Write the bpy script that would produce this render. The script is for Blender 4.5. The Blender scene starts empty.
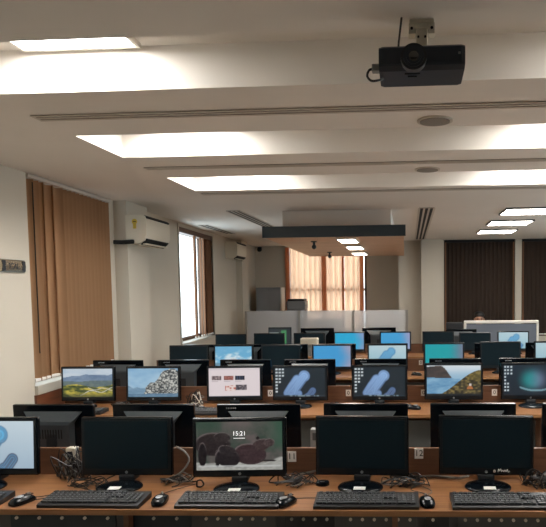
import bpy, bmesh, math, random
from mathutils import Vector, Matrix, Euler
random.seed(7)
sc = bpy.context.scene
COL = sc.collection
PI = math.pi

# ------------------------------------------------------------------ helpers
def lin(c):
    return tuple(((v/255)/12.92 if v/255 <= .04045 else ((v/255+.055)/1.055)**2.4) for v in c)

def mat(name, rgb, rough=.6, metal=0, spec=.5, noise=0, nscale=8, stretch=(1, 1, 1), emit=None, estr=0, bump=0, trans=0, coat=0):
    m = bpy.data.materials.new(name); m.use_nodes = True
    nt = m.node_tree; b = nt.nodes['Principled BSDF']
    c = lin(rgb) + (1,)
    b.inputs['Base Color'].default_value = c
    b.inputs['Roughness'].default_value = rough
    b.inputs['Metallic'].default_value = metal
    b.inputs['Specular IOR Level'].default_value = spec
    b.inputs['Coat Weight'].default_value = coat
    if emit:
        b.inputs['Emission Color'].default_value = lin(emit) + (1,)
        b.inputs['Emission Strength'].default_value = estr
    if noise or bump:
        tc = nt.nodes.new('ShaderNodeTexCoord'); mp = nt.nodes.new('ShaderNodeMapping')
        mp.inputs['Scale'].default_value = stretch
        nz = nt.nodes.new('ShaderNodeTexNoise'); nz.inputs['Scale'].default_value = nscale; nz.inputs['Detail'].default_value = 4
        nt.links.new(tc.outputs['Object'], mp.inputs[0]); nt.links.new(mp.outputs[0], nz.inputs['Vector'])
        if noise:
            r = nt.nodes.new('ShaderNodeValToRGB')
            r.color_ramp.elements[0].position = .3; r.color_ramp.elements[1].position = .7
            r.color_ramp.elements[0].color = tuple(v*(1-noise) for v in c[:3]) + (1,)
            r.color_ramp.elements[1].color = tuple(min(1, v*(1+noise)) for v in c[:3]) + (1,)
            nt.links.new(nz.outputs['Fac'], r.inputs[0]); nt.links.new(r.outputs[0], b.inputs['Base Color'])
        if bump:
            bp = nt.nodes.new('ShaderNodeBump'); bp.inputs['Strength'].default_value = bump; bp.inputs['Distance'].default_value = .01
            nt.links.new(nz.outputs['Fac'], bp.inputs['Height']); nt.links.new(bp.outputs[0], b.inputs['Normal'])
    return m

def mat_translucent(name, rgb, fac, trgb=None, clear=0):
    """cloth: diffuse + translucent (+ a share that lets light straight through its weave)"""
    m = mat(name, rgb, .9, spec=.1); nt = m.node_tree
    out = nt.nodes['Material Output']; b = nt.nodes['Principled BSDF']
    t = nt.nodes.new('ShaderNodeBsdfTranslucent'); t.inputs[0].default_value = lin(trgb or rgb) + (1,)
    mx = nt.nodes.new('ShaderNodeMixShader'); mx.inputs[0].default_value = fac
    nt.links.new(b.outputs[0], mx.inputs[1]); nt.links.new(t.outputs[0], mx.inputs[2])
    last = mx
    if clear:
        tr = nt.nodes.new('ShaderNodeBsdfTransparent'); tr.inputs[0].default_value = lin(trgb or rgb) + (1,)
        m2 = nt.nodes.new('ShaderNodeMixShader'); m2.inputs[0].default_value = clear
        nt.links.new(mx.outputs[0], m2.inputs[1]); nt.links.new(tr.outputs[0], m2.inputs[2]); last = m2
    nt.links.new(last.outputs[0], out.inputs[0])
    return m

def mat_glass(name, tint=(245, 250, 250), refl=.06):
    m = bpy.data.materials.new(name); m.use_nodes = True; nt = m.node_tree; nt.nodes.clear()
    o = nt.nodes.new('ShaderNodeOutputMaterial'); mx = nt.nodes.new('ShaderNodeMixShader'); mx.inputs[0].default_value = refl
    t = nt.nodes.new('ShaderNodeBsdfTransparent'); t.inputs[0].default_value = lin(tint) + (1,)
    g = nt.nodes.new('ShaderNodeBsdfGlossy'); g.inputs['Roughness'].default_value = .02
    nt.links.new(t.outputs[0], mx.inputs[1]); nt.links.new(g.outputs[0], mx.inputs[2]); nt.links.new(mx.outputs[0], o.inputs[0])
    return m

def mat_frosted(name):
    m = bpy.data.materials.new(name); m.use_nodes = True; nt = m.node_tree; nt.nodes.clear()
    o = nt.nodes.new('ShaderNodeOutputMaterial'); mx = nt.nodes.new('ShaderNodeMixShader'); mx.inputs[0].default_value = .52
    g = nt.nodes.new('ShaderNodeBsdfRefraction'); g.inputs['Roughness'].default_value = .22; g.inputs['IOR'].default_value = 1.06
    g.inputs['Color'].default_value = (.92, .93, .95, 1)
    d = nt.nodes.new('ShaderNodeBsdfPrincipled'); d.inputs['Base Color'].default_value = lin((226, 226, 228)) + (1,); d.inputs['Roughness'].default_value = .3
    nt.links.new(g.outputs[0], mx.inputs[1]); nt.links.new(d.outputs[0], mx.inputs[2]); nt.links.new(mx.outputs[0], o.inputs[0])
    return m

def mat_screen():
    m = bpy.data.materials.new('lit_screen'); m.use_nodes = True; nt = m.node_tree; b = nt.nodes['Principled BSDF']
    a = nt.nodes.new('ShaderNodeAttribute'); a.attribute_name = 'picture'
    b.inputs['Base Color'].default_value = (.01, .011, .012, 1); b.inputs['Roughness'].default_value = .35
    nt.links.new(a.outputs['Color'], b.inputs['Emission Color']); b.inputs['Emission Strength'].default_value = .58
    return m

def mat_wood(name, rgb, dark, axis_scale=(1.2, 22, 22), rough=.42):
    m = bpy.data.materials.new(name); m.use_nodes = True; nt = m.node_tree; b = nt.nodes['Principled BSDF']
    tc = nt.nodes.new('ShaderNodeTexCoord'); mp = nt.nodes.new('ShaderNodeMapping'); mp.inputs['Scale'].default_value = axis_scale
    nz = nt.nodes.new('ShaderNodeTexNoise'); nz.inputs['Scale'].default_value = 2.2; nz.inputs['Detail'].default_value = 6; nz.inputs['Distortion'].default_value = .4
    r = nt.nodes.new('ShaderNodeValToRGB'); e = r.color_ramp.elements
    e[0].position = .32; e[0].color = lin(dark) + (1,); e[1].position = .68; e[1].color = lin(rgb) + (1,)
    nt.links.new(tc.outputs['Object'], mp.inputs[0]); nt.links.new(mp.outputs[0], nz.inputs['Vector'])
    nt.links.new(nz.outputs['Fac'], r.inputs[0]); nt.links.new(r.outputs[0], b.inputs['Base Color'])
    b.inputs['Roughness'].default_value = rough
    return m

class MB:
    """collects shapes into one mesh"""
    def __init__(s): s.bm = bmesh.new()
    def box(s, c, d, bev=0, rot=None, mi=0, seg=2):
        t = bmesh.new(); bmesh.ops.create_cube(t, size=1)
        bmesh.ops.scale(t, vec=d, verts=t.verts)
        if bev: bmesh.ops.bevel(t, geom=list(t.edges), offset=bev, segments=seg, affect='EDGES', profile=.5)
        if rot is not None: bmesh.ops.rotate(t, cent=(0, 0, 0), matrix=Euler(rot).to_matrix(), verts=t.verts)
        bmesh.ops.translate(t, vec=c, verts=t.verts)
        return s._add(t, mi)
    def span(s, a, b, bev=0, mi=0):
        return s.box([(p+q)/2 for p, q in zip(a, b)], [abs(q-p) for p, q in zip(a, b)], bev, None, mi)
    def _add(s, t, mi=0):
        for f in t.faces: f.material_index = mi
        me = bpy.data.meshes.new('t'); t.to_mesh(me); t.free(); s.bm.from_mesh(me); bpy.data.meshes.remove(me); return s
    def cyl(s, c, r, h, axis='Z', n=24, r2=None, mi=0, sx=1, sy=1):
        t = bmesh.new(); bmesh.ops.create_cone(t, cap_ends=True, segments=n, radius1=r, radius2=r if r2 is None else r2, depth=h)
        bmesh.ops.scale(t, vec=(sx, sy, 1), verts=t.verts)
        if axis == 'X': bmesh.ops.rotate(t, cent=(0, 0, 0), matrix=Euler((0, PI/2, 0)).to_matrix(), verts=t.verts)
        if axis == 'Y': bmesh.ops.rotate(t, cent=(0, 0, 0), matrix=Euler((PI/2, 0, 0)).to_matrix(), verts=t.verts)
        bmesh.ops.translate(t, vec=c, verts=t.verts); return s._add(t, mi)
    def ball(s, c, d, n=16, mi=0):
        t = bmesh.new(); bmesh.ops.create_uvsphere(t, u_segments=n, v_segments=max(6, n//2), radius=.5)
        bmesh.ops.scale(t, vec=d, verts=t.verts); bmesh.ops.translate(t, vec=c, verts=t.verts); return s._add(t, mi)
    def prism(s, pts, a, b, axis='X', mi=0):
        """polygon pts in the two other axes, extruded a..b along axis"""
        def P(p, k):
            return (k, p[0], p[1]) if axis == 'X' else (p[0], k, p[1]) if axis == 'Y' else (p[0], p[1], k)
        t = bmesh.new(); A = [t.verts.new(P(p, a)) for p in pts]; B = [t.verts.new(P(p, b)) for p in pts]
        n = len(pts); t.faces.new(A); t.faces.new(B[::-1])
        for i in range(n): t.faces.new((A[i], B[i], B[(i+1) % n], A[(i+1) % n]))
        bmesh.ops.recalc_face_normals(t, faces=t.faces); return s._add(t, mi)
    def loft(s, rings, mi=0):
        t = bmesh.new(); R = [[t.verts.new(p) for p in r] for r in rings]; n = len(R[0])
        for a, b in zip(R, R[1:]):
            for i in range(n): t.faces.new((a[i], a[(i+1) % n], b[(i+1) % n], b[i]))
        t.faces.new(R[0]); t.faces.new(R[-1][::-1])
        bmesh.ops.recalc_face_normals(t, faces=t.faces); return s._add(t, mi)
    def tube(s, pts, r, n=6, mi=0):
        pts = [Vector(p) for p in pts]; rings = []
        up = Vector((.13, .21, 1)).normalized()
        for i, p in enumerate(pts):
            d = (pts[min(i+1, len(pts)-1)]-pts[max(i-1, 0)])
            if d.length < 1e-7: d = Vector((0, 0, 1))
            d.normalize(); a = d.cross(up)
            if a.length < 1e-3: a = d.cross(Vector((1, 0, 0)))
            a.normalize(); b = d.cross(a)
            rings.append([p+r*(math.cos(2*PI*k/n)*a+math.sin(2*PI*k/n)*b) for k in range(n)])
        return s.loft(rings, mi)
    def build(s, name, mats, parent=None, smooth=False, loc=None, world=False):
        if world: bmesh.ops.translate(s.bm, vec=-Vector(parent.location), verts=s.bm.verts)
        me = bpy.data.meshes.new(name); s.bm.to_mesh(me); s.bm.free()
        for m in (mats if isinstance(mats, (list, tuple)) else [mats]): me.materials.append(m)
        if smooth:
            me.polygons.foreach_set('use_smooth', [True]*len(me.polygons))
            try: me.set_sharp_from_angle(angle=math.radians(40))
            except Exception: pass
        o = bpy.data.objects.new(name, me); COL.objects.link(o)
        if parent: o.parent = parent
        if loc: o.location = loc
        return o

def tag(o, label=None, cat=None, group=None, kind=None):
    if label: o['label'] = label
    if cat: o['category'] = cat
    if group: o['group'] = group
    if kind: o['kind'] = kind
    return o
def empty(name, loc, label, cat, group=None, rz=0):
    o = bpy.data.objects.new(name, None); COL.objects.link(o); o.empty_display_size = .1
    o.location = loc; o.rotation_euler = (0, 0, rz); return tag(o, label, cat, group)
def struct(o): o['kind'] = 'structure'; return o
def text(name, body, size, m, parent, loc, rot, depth=.0006):
    cu = bpy.data.curves.new(name, 'FONT'); cu.body = body; cu.size = size; cu.align_x = 'CENTER'; cu.align_y = 'CENTER'
    cu.extrude = depth; cu.materials.append(m)
    tmp = bpy.data.objects.new('tmp', cu); COL.objects.link(tmp)
    me = bpy.data.meshes.new_from_object(tmp.evaluated_get(bpy.context.evaluated_depsgraph_get()))
    bpy.data.objects.remove(tmp); me.name = name
    o = bpy.data.objects.new(name, me); COL.objects.link(o)
    if parent: o.parent = parent
    o.location = loc; o.rotation_euler = rot; return o
def smoothpath(pts, k=6):
    P = [Vector(p) for p in pts]; out = []
    for i in range(len(P)-1):
        a, b, c, d = P[max(i-1, 0)], P[i], P[i+1], P[min(i+2, len(P)-1)]
        for j in range(k):
            t = j/k
            out.append(.5*((2*b)+(c-a)*t+(2*a-5*b+4*c-d)*t*t+(3*b-a-3*c+d)*t**3))
    out.append(P[-1]); return out

# ------------------------------------------------------------------ camera
F, PX, PY = 620., 372., 330.
yv = Vector(((409-PX)/F, (PY-289)/F, -1)).normalized()
xv = Vector((1, .0061, 0)); xv.z = -(xv.x*yv.x+xv.y*yv.y)/yv.z; xv.normalize()
zv = xv.cross(yv)
cam = bpy.data.objects.new('camera', bpy.data.cameras.new('camera')); COL.objects.link(cam)
cam.matrix_world = Matrix.Translation((0, 0, 1.69)) @ Matrix((xv, yv, zv)).to_4x4()
cam.data.sensor_width = 36; cam.data.lens = F/546*36; cam.data.clip_start = .05
cam.data.shift_x = (273-PX)/546; cam.data.shift_y = (PY-263.5)/546
sc.camera = cam
sc.view_settings.view_transform = 'Standard'; sc.view_settings.look = 'None'; sc.view_settings.gamma = 1
sc.view_settings.use_curve_mapping = False; sc.view_settings.exposure = .62
sc.cycles.use_denoising = True
sc.cycles.max_bounces = 12; sc.cycles.diffuse_bounces = 6; sc.cycles.transparent_max_bounces = 16
sc.cycles.sample_clamp_indirect = 4

# ------------------------------------------------------------------ materials
M = dict(
    ceil=mat('ceiling_paint', (222, 217, 210), .9, spec=.2, noise=.02, nscale=2),
    wall=mat('wall_paint', (200, 192, 178), .85, spec=.2, noise=.025, nscale=1.5),
    wallgrey=mat('grey_beige_paint', (205, 196, 180), .85, spec=.2, noise=.02, nscale=1.5),
    frontwall=mat('dark_front_wall', (92, 84, 76), .8, noise=.03, nscale=2),  # unseen wall, coloured dark to cut fill light on camera-facing surfaces
    floor=mat('floor_tile', (190, 182, 170), .35, noise=.08, nscale=5),
    wood=mat_wood('desk_laminate', (158, 110, 70), (126, 84, 51)),
    woodd=mat_wood('divider_laminate', (124, 88, 66), (100, 69, 51)),
    woodedge=mat_wood('desk_edge_band', (168, 122, 82), (142, 100, 64)),
    woodpanel=mat_wood('sill_panel_laminate', (120, 70, 46), (92, 52, 34), (22, 1.4, 22)),
    soff=mat_wood('canopy_laminate', (208, 165, 126), (188, 146, 110), (1, 6, 6), .5),
    navy=mat('canopy_dark_edge', (32, 46, 54), .5),
    black=mat('black_plastic', (14, 22, 28), .38, noise=.1, nscale=60),
    blackg=mat('glossy_black_plastic', (9, 16, 22), .2, spec=.35),
    blackm=mat('matt_black_plastic', (30, 34, 38), .5),
    bulge=mat('lightened_black_plastic', (62, 70, 75), .34, spec=.8),  # black plastic lightened in colour to stand in for lamp reflection on the bevel
    off=mat('dark_screen', (22, 38, 46), .34, spec=.22),
    proj=mat('projector_navy_plastic', (16, 30, 44), .4, noise=.05, nscale=40),
    lens=mat('lens_glass', (6, 8, 12), .08, coat=1),
    ring=mat('lens_ring', (12, 20, 28), .35),
    white=mat('white_plastic', (226, 222, 212), .4),
    cream=mat('cream_plastic', (214, 207, 190), .5),
    grey=mat('grey_plastic', (140, 140, 138), .5),
    dgrey=mat('dark_grey_metal', (84, 86, 86), .5, metal=.3),
    alu=mat('brushed_aluminium', (172, 170, 166), .35, metal=.9),
    slot=mat('slot_black', (20, 20, 20), .8),
    slotf=mat('diffuser_grey', (190, 182, 170), .6),
    speak=mat('speaker_grille_grey', (130, 124, 116), .8, noise=.15, nscale=300),
    sticker=mat('white_paper', (240, 239, 234), .7),
    ink=mat('dark_ink', (30, 34, 40), .7),
    dimmark=mat('pale_print', (150, 155, 160), .6),
    logo=mat('silver_logo', (170, 175, 178), .3, metal=.6),
    key=mat('keycap_black', (52, 55, 58), .5),
    kbody=mat('keyboard_black', (28, 30, 33), .4),
    keyp=mat('keycap_legend_grey', (120, 124, 128), .6),
    cabk=mat('black_cable', (20, 20, 22), .45),
    cabg=mat('grey_cable', (120, 117, 112), .5),
    cabw=mat('white_cable', (205, 200, 190), .5),
    blind=mat_translucent('brown_blind_fabric', (158, 124, 94), .17, (186, 140, 100)),
    blind2=mat_translucent('dim_brown_blind_fabric', (128, 94, 72), .2, (180, 115, 75)),
    sheer=mat_translucent('peach_sheer', (236, 216, 198), .5, (250, 230, 212), .1),
    sheerb=mat_translucent('brown_curtain_fold', (204, 158, 126), .55, (236, 190, 156)),
    dark=mat_translucent('shaded_brown_blind', (64, 54, 48), .06, (90, 55, 35)),  # slat brown darkened in colour to stand in for backlit shade
    glass=mat_glass('window_glass'),
    frame=mat('window_frame_brown', (92, 66, 50), .5),
    framew=mat('window_frame_white', (186, 180, 168), .5),
    frost=mat_frosted('frosted_glass'),
    cubg=mat('cubicle_fabric_grey', (104, 110, 120), .9, noise=.08, nscale=200),
    steel=mat('grey_steel_paint', (128, 130, 134), .45),
    steell=mat('light_steel_paint', (190, 188, 182), .45),
    gold=mat('energy_label_yellow', (214, 186, 70), .6),
    plate=mat('plaque_metal', (196, 182, 160), .22, metal=.85),
    skin=mat('skin', (176, 128, 104), .5), hair=mat('black_hair', (10, 9, 9), .6), shirt=mat('dark_shirt', (52, 56, 70), .9),
    lamp=mat('lamp_diffuser', (255, 250, 240), .5, emit=(255, 252, 247), estr=21.0),
    lamp2=mat('lamp_diffuser_cool', (255, 250, 240), .5, emit=(255, 247, 238), estr=14),
    lamp3=mat('lamp_diffuser_small', (255, 250, 240), .5, emit=(255, 244, 228), estr=18),
    screen=mat_screen(),
    glyph=mat('screen_white_text', (250, 250, 250), .5, emit=(245, 245, 245), estr=.7),
    green=mat('green_label', (70, 140, 90), .6),
)

# ------------------------------------------------------------------ the room
CZ, RZ = 2.63, 2.83              # low ceiling, recess ceiling
def XW(y): return -2.98-.036*(y-4.5)          # the left wall runs slightly outwards
YB, YR = 13.2, 12.15                          # back wall (left part), back wall (right part)
XR, YF = 4.4, -1.6
struct(MB().span((-3.8, YF-.2, -.1), (XR+.2, YB+.2, 0)).build('floor', M['floor']))
c = MB()
RX0, RX1 = -2.0, 2.3
REC = [(2.305, 2.895), (3.69, 4.31), (5.10, 5.79)]
ys = [YF-.2]+[v for r in REC for v in r]+[YB+.2]
c.span((-3.8, YF-.2, RZ), (XR+.2, YB+.2, RZ+.1))
c.span((-3.8, YF-.2, CZ), (RX0, YB+.2, RZ)); c.span((RX1, YF-.2, CZ), (XR+.2, YB+.2, RZ))
for a, b in zip(ys[0::2], ys[1::2]): c.span((RX0, a, CZ), (RX1, b, RZ))
struct(c.build('ceiling', M['ceil']))

def wall_left():
    """left wall with two window openings, in its own frame: u along the wall, z up"""
    w = MB(); T = .22
    y0 = YF; Y = lambda y: y
    def seg(a, b, z0, z1):
        w.prism([(XW(a), a), (XW(b), b), (XW(b)-T, b), (XW(a)-T, a)], z0, z1, 'Z')
    seg(YF-.2, 4.75, 0, 2.70); seg(4.75, 6.20, 0, .93); seg(6.20, 8.30, 0, 2.70)
    seg(8.30, 9.92, 0, .96); seg(8.30, 9.92, 2.57, 2.70); seg(9.92, YB+.1, 0, 2.70)
    return struct(w.build('wall_left', M['wall']))
wall_left()
w = MB()
w.span((-3.8, YB, 0), (-2.62, YB+.2, 2.7)); w.span((-.9, YB, 0), (-.2, YB+.2, 2.7)); w.span((-2.62, YB, 0), (-.9, YB+.2, .8))
w.span((-.2, YR, 0), (.68, YB+.2, 2.7))
w.span((2.06, YR, 0), (2.17, YR+.22, 2.7)); w.span((3.6, YR, 0), (XR+.2, YR+.22, 2.7))
w.span((.68, YR, 0), (3.6, YR+.22, .75))
struct(w.build('wall_back', M['wall']))
struct(MB().span((.235, 11.88, 0), (.625, YR+.001, CZ)).build('trim_1', M['wall']))         # the pier beside the dark blinds
w = MB(); added_windows = [(3.2, 6.0), (7.0, 9.8)]  # window openings out of view, added to let in fill daylight
w.span((XR, YF-.2, 0), (XR+.2, YB+.2, .9)); w.span((XR, YF-.2, 2.5), (XR+.2, YB+.2, 2.7))
yy = [YF-.2]+[v for p in added_windows for v in p]+[YB+.2]
for a, b_ in zip(yy[0::2], yy[1::2]): w.span((XR, a, .9), (XR+.2, b_, 2.5))
struct(w.build('wall_right', M['wall']))
for i, (a, b_) in enumerate(added_windows):
    f = MB()
    for y0, y1 in ((a, a+.05), (b_-.05, b_), ((a+b_)/2-.03, (a+b_)/2+.03)): f.span((XR+.08, y0, .95), (XR+.13, y1, 2.45))
    f.span((XR+.08, a, .9), (XR+.13, b_, .95)); f.span((XR+.08, a, 2.45), (XR+.13, b_, 2.5))
    f = struct(f.build('window_%d' % (6+i), M['framew']))  # unseen window, added for daylight fill
    MB().span((XR+.1, a+.02, .92), (XR+.106, b_-.02, 2.48)).build('pane', M['glass'], f)
struct(MB().span((-3.8, YF-.2, 0), (XR+.2, YF, 2.7)).build('wall_front', M['frontwall']))
# pier on the left wall that carries the air conditioner, and a thin one further back
struct(MB().prism([(XW(6.3)-.01, 6.30), (-2.905, 6.30), (-2.925, 6.86), (XW(6.86)-.01, 6.86)], 0, CZ, 'Z').build('trim_2', M['wall']))
struct(MB().prism([(XW(11.5)-.01, 11.5), (-3.12, 11.5), (-3.13, 11.95), (XW(11.95)-.01, 11.95)], 0, CZ, 'Z').build('trim_3', M['wall']))

def window(name, a, b, z0, z1, fm, mull=()):
    """window in the left wall: frame and pane set back in the opening"""
    off = -.13
    fr = MB()
    def q(y, o): return (XW(y)+o, y)
    def bar(y0, y1, za, zb): fr.prism([q(y0, off), q(y1, off), q(y1, off-.05), q(y0, off-.05)], za, zb, 'Z')
    bar(a, b, z0, z0+.06); bar(a, b, z1-.06, z1); bar(a, a+.05, z0+.06, z1-.06); bar(b-.05, b, z0+.06, z1-.06)
    for m in mull: bar(m-.025, m+.025, z0+.06, z1-.06)
    f = struct(fr.build(name, fm))
    p = MB(); p.prism([q(a, off-.02), q(b, off-.02), q(b, off-.026), q(a, off-.026)], z0+.03, z1-.03, 'Z')
    p.build('pane', M['glass'], f); return f
window('window_1', 4.75, 6.20, .93, 2.63, M['frame'], (5.5,))
window('window_2', 8.30, 9.92, .96, 2.57, M['frame'], (9.72,))
# sill of window 1 and wood panelling below it; sill of window 2
s = MB(); s.prism([(XW(4.74)+.03, 4.74), (XW(6.22)+.03, 6.22), (XW(6.22)-.2, 6.22), (XW(4.74)-.2, 4.74)], .875, .945, 'Z')
struct(s.build('trim_4', M['framew']))
s = MB(); s.prism([(XW(4.73)+.02, 4.73), (XW(6.28)+.02, 6.28), (XW(6.28)-.01, 6.28), (XW(4.73)-.01, 4.73)], .02, .872, 'Z')
struct(s.build('trim_5', M['woodpanel']))
s = MB(); s.prism([(XW(8.27)+.03, 8.27), (XW(9.95)+.03, 9.95), (XW(9.95)-.2, 9.95), (XW(8.27)-.2, 8.27)], .925, .972, 'Z')
struct(s.build('trim_6', M['framew']))
# frame strip around window 2 on the room side
s = MB()
def strip(y0, y1, za, zb, o=.012): s.prism([(XW(y0)+o, y0), (XW(y1)+o, y1), (XW(y1)-.13, y1), (XW(y0)-.13, y0)], za, zb, 'Z')
strip(8.26, 8.30, .97, 2.61); strip(9.92, 9.965, .97, 2.61); strip(8.26, 9.965, 2.57, 2.61)
struct(s.build('trim_7', M['framew']))

def backwindow(name, x0, x1, y, z0, z1, mulls, rails, fm):
    f = MB()
    for a, b in ((x0, x0+.05), (x1-.05, x1)): f.span((a, y, z0), (b, y+.06, z1))
    for z in (z0, z1-.05): f.span((x0+.05, y, z), (x1-.05, y+.06, z+.05))
    for m in mulls: f.span((m-.03, y+.001, z0+.05), (m+.03, y+.059, z1-.05))
    for r in rails: f.span((x0+.05, y+.002, r-.03), (x1-.05, y+.058, r+.03))
    o = struct(f.build(name, fm)); p = MB().span((x0+.02, y+.028, z0+.02), (x1-.02, y+.034, z1-.02)).build('pane', M['glass'], o); return o
backwindow('window_3', -2.62, -.9, YB+.1, .8, 2.7, (-1.81,), (1.69,), M['frame'])
backwindow('window_4', .68, 2.06, YR+.12, .75, 2.7, (1.37,), (), M['frame'])
backwindow('window_5', 2.17, 3.6, YR+.12, .75, 2.7, (2.88,), (), M['frame'])

# ------------------------------------------------------------------ canopy (dropped soffit) at the back
cn = MB()
cn.span((-1.50, 7.38, 2.42), (-.21, 11.0, CZ+.01))
sof = struct(cn.build('trim_8', M['ceil']))
sl = MB().prism([(-1.67, 7.15), (-.055, 7.15), (-.085, 11.45), (-1.80, 11.30)], 2.301, 2.42, 'Z').build('canopy_slab', M['soff'], sof)
MB().prism([(-1.69, 7.135), (-.035, 7.135), (-.035, 7.152), (-1.69, 7.152)], 2.296, 2.424, 'Z').build('canopy_edge', M['navy'], sof)

def ceiling_light(x, y, z, sx, sy, label, group, lm, fm=None, up=False):
    t = empty('ceiling_light', (x, y, z), label, 'ceiling light', group)
    f = MB(); h = .022; e = .018
    f.box((0, sy/2-e/2, -h/2), (sx, e, h)); f.box((0, -sy/2+e/2, -h/2), (sx, e, h))
    f.box((sx/2-e/2, 0, -h/2), (e, sy-2*e, h)); f.box((-sx/2+e/2, 0, -h/2), (e, sy-2*e, h))
    f.box((0, 0, -.003), (sx-2*e, sy-2*e, .006))
    f.build('lamp_frame', fm or M['grey'], t)
    MB().box((0, 0, -.013), (sx-2*e, sy-2*e, .012), .002).build('diffuser', lm, t)
    return t
G = 'square lamps inside the ceiling recesses'
ceiling_light(-1.505, 2.585, RZ, .56, .56, 'lit square lamp in the nearest ceiling recess, left end', G, M['lamp'], M['white'])
ceiling_light(1.25, 2.585, RZ, .56, .56, 'lit square lamp in the nearest ceiling recess, far right of the projector', G, M['lamp'], M['white'])
for (y, n) in ((4.0, 'second'), (5.445, 'third')):
    ceiling_light(-1.50, y, RZ, .56, .56, f'lit lamp up inside the {n} ceiling recess, left end', G, M['lamp'], M['white'])
    ceiling_light(1.05, y, RZ, .56, .56, f'lit lamp up inside the {n} ceiling recess, right end', G, M['lamp'], M['white'])
G = 'square panel lamps on the right of the ceiling'
for y, n in ((7.72, 'nearest'), (9.04, 'middle'), (10.37, 'farthest')):
    ceiling_light(1.44, y, CZ, .60, .60, f'lit square panel lamp, {n} of three in line before the dark blinds', G, M['lamp2'], M['dgrey'])
G = 'small lamps under the wooden canopy'
for x, y, n in ((-.74, 7.62, 'nearest'), (-.77, 8.93, 'middle'), (-.82, 10.43, 'farthest')):
    ceiling_light(x, y, 2.301, .24, .60, f'small lit lamp under the wooden canopy, {n} of three', G, M['lamp3'], M['white'])

def diffuser(x0, x1, y0, y1, n, along, label, k=.6):
    t = empty('air_diffuser', ((x0+x1)/2, (y0+y1)/2, CZ), label, 'air vent', 'slot air vents in the ceiling')
    L, W = (x1-x0, y1-y0) if along == 'X' else (y1-y0, x1-x0)
    b = MB(); sl = MB(); p = W/n
    R = 0 if along == 'X' else PI/2
    b.box((0, 0, -.002), (L, W, .004))
    for i in range(n+1): sl.box((0, -W/2+i*p, -.0055), (L, p*k, .003))
    for e in (-1, 1): sl.box((e*(L/2-.006), 0, -.0056), (.012, W, .003))
    for o in (b.build('slot_backing', M['slot'], t), sl.build('slot_frame', M['slotf'], t)): o.rotation_euler = (0, 0, R)
diffuser(-2.0, 2.3, 3.25, 3.33, 2, 'X', 'long slot air vent between the first and second ceiling recess')
diffuser(-2.0, 2.3, 4.655, 4.725, 2, 'X', 'long slot air vent between the second and third ceiling recess')
diffuser(-2.0, 2.3, 5.945, 6.015, 2, 'X', 'long slot air vent behind the third ceiling recess')
diffuser(-2.14, -1.98, 7.25, 9.3, 3, 'Y', 'slot air vent running away left of the wooden canopy', .3)
diffuser(.125, .30, 7.3, 11.85, 3, 'Y', 'slot air vent running away right of the wooden canopy', .42)
diffuser(-2.99, -2.85, 8.75, 10.1, 2, 'Y', 'short slot air vent above the bright left window', .3)
for y, n in ((3.55, 'nearer'), (4.97, 'farther')):
    t = empty('ceiling_speaker', (.15, y, CZ), f'{n} round grey ceiling speaker behind the projector', 'speaker', 'round ceiling speakers')
    MB().cyl((0, 0, -.004), .1, .008, n=32).build('rim', M['slotf'], t)
    MB().cyl((0, 0, -.0095), .084, .005, n=32).build('grille', M['speak'], t)

# ------------------------------------------------------------------ projector
t = empty('projector_mount', (.05, 2.262, CZ), 'grey metal bracket holding the projector to the ceiling', 'bracket')
b = MB(); b.box((0, 0, -.006), (.085, .055, .012), .002)
for x in (-.035, .035): b.box((x, 0, -.03), (.022, .045, .038), .002)
b.build('ceiling_plate', M['cream'], t)
b = MB(); b.box((-.002, 0, -.022), (.05, .05, .024), .003); b.box((0, 0, -.06), (.04, .045, .06), .003); b.box((0, 0, -.1), (.055, .055, .022), .003)
b.build('bracket_stem', M['cream'], t)
for x in (-.035, .035): MB().cyl((x, -.0235, -.03), .005, .006, 'Y', 10).build('bolt', M['slot'], t)
for x in (-.012, .012): MB().cyl((x, -.025, -.06), .004, .006, 'Y', 10).build('bolt', M['slot'], t)
pt = empty('projector', (.045, 2.14, 2.326), 'dark navy projector hanging under the ceiling with its lens forward', 'projector')
b = MB()
# body: profile in y,z; flat upper front, raked lower front
W2 = .137
prof = [(-.116, .072), (-.12, .078), (-.12, .127), (-.112, .134), (.055, .134), (.062, .128), (.062, .068), (.05, .060), (-.09, .064)]
rings = []
for x, k in ((-W2, .94), (-W2+.012, 1), (W2-.012, 1), (W2, .94)):
    cx = sum(p[0] for p in prof)/len(prof); cz = .098
    rings.append([(x, cx+(p[0]-cx)*k, cz+(p[1]-cz)*k) for p in prof])
b.loft(rings); b.build('projector_body', M['proj'], pt)
b = MB(); lx, lz = -.026, .092
b.cyl((lx, -.125, lz), .041, .03, 'Y', 40); b.build('lens_ring', M['ring'], pt, True)
b = MB(); b.cyl((lx, -.1405, lz), .033, .004, 'Y', 40); b.cyl((lx, -.143, lz), .024, .004, 'Y', 40); b.build('lens_bezel', M['proj'], pt, True)
MB().ball((lx, -.143, lz), (.034, .014, .034)).build('lens', M['lens'], pt, True)
b = MB()
for k in range(2): b.box((-.03, -.07+.025*k, .0625-.001*k), (.05-.02*k, .006, .003))
b.build('vent_slot', M['slot'], pt)
b = MB()
for k in range(5): b.box((W2+.0005, -.06+.02*k, .1), (.003, .006, .04))
b.build('side_vent', M['slot'], pt)
b = MB()
for x in (-.12, .118, .03): b.cyl((x, -.05, .137), .007, .012, n=12)
b.build('foot', M['blackm'], pt)
MB().box((.118, -.121, .105), (.007, .003, .007), .001).build('indicator', M['grey'], pt)
MB().box((-W2-.012, -.06, .085), (.026, .03, .024), .003).build('connector', M['grey'], pt)
cb = MB().tube(smoothpath([(-.105, 2.08, 2.41), (-.125, 2.078, 2.407), (-.132, 2.07, 2.385), (-.118, 2.065, 2.368), (-.095, 2.075, 2.372), (-.082, 2.10, 2.385)]), .004).build('projector_cable', M['cabk'])
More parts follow.
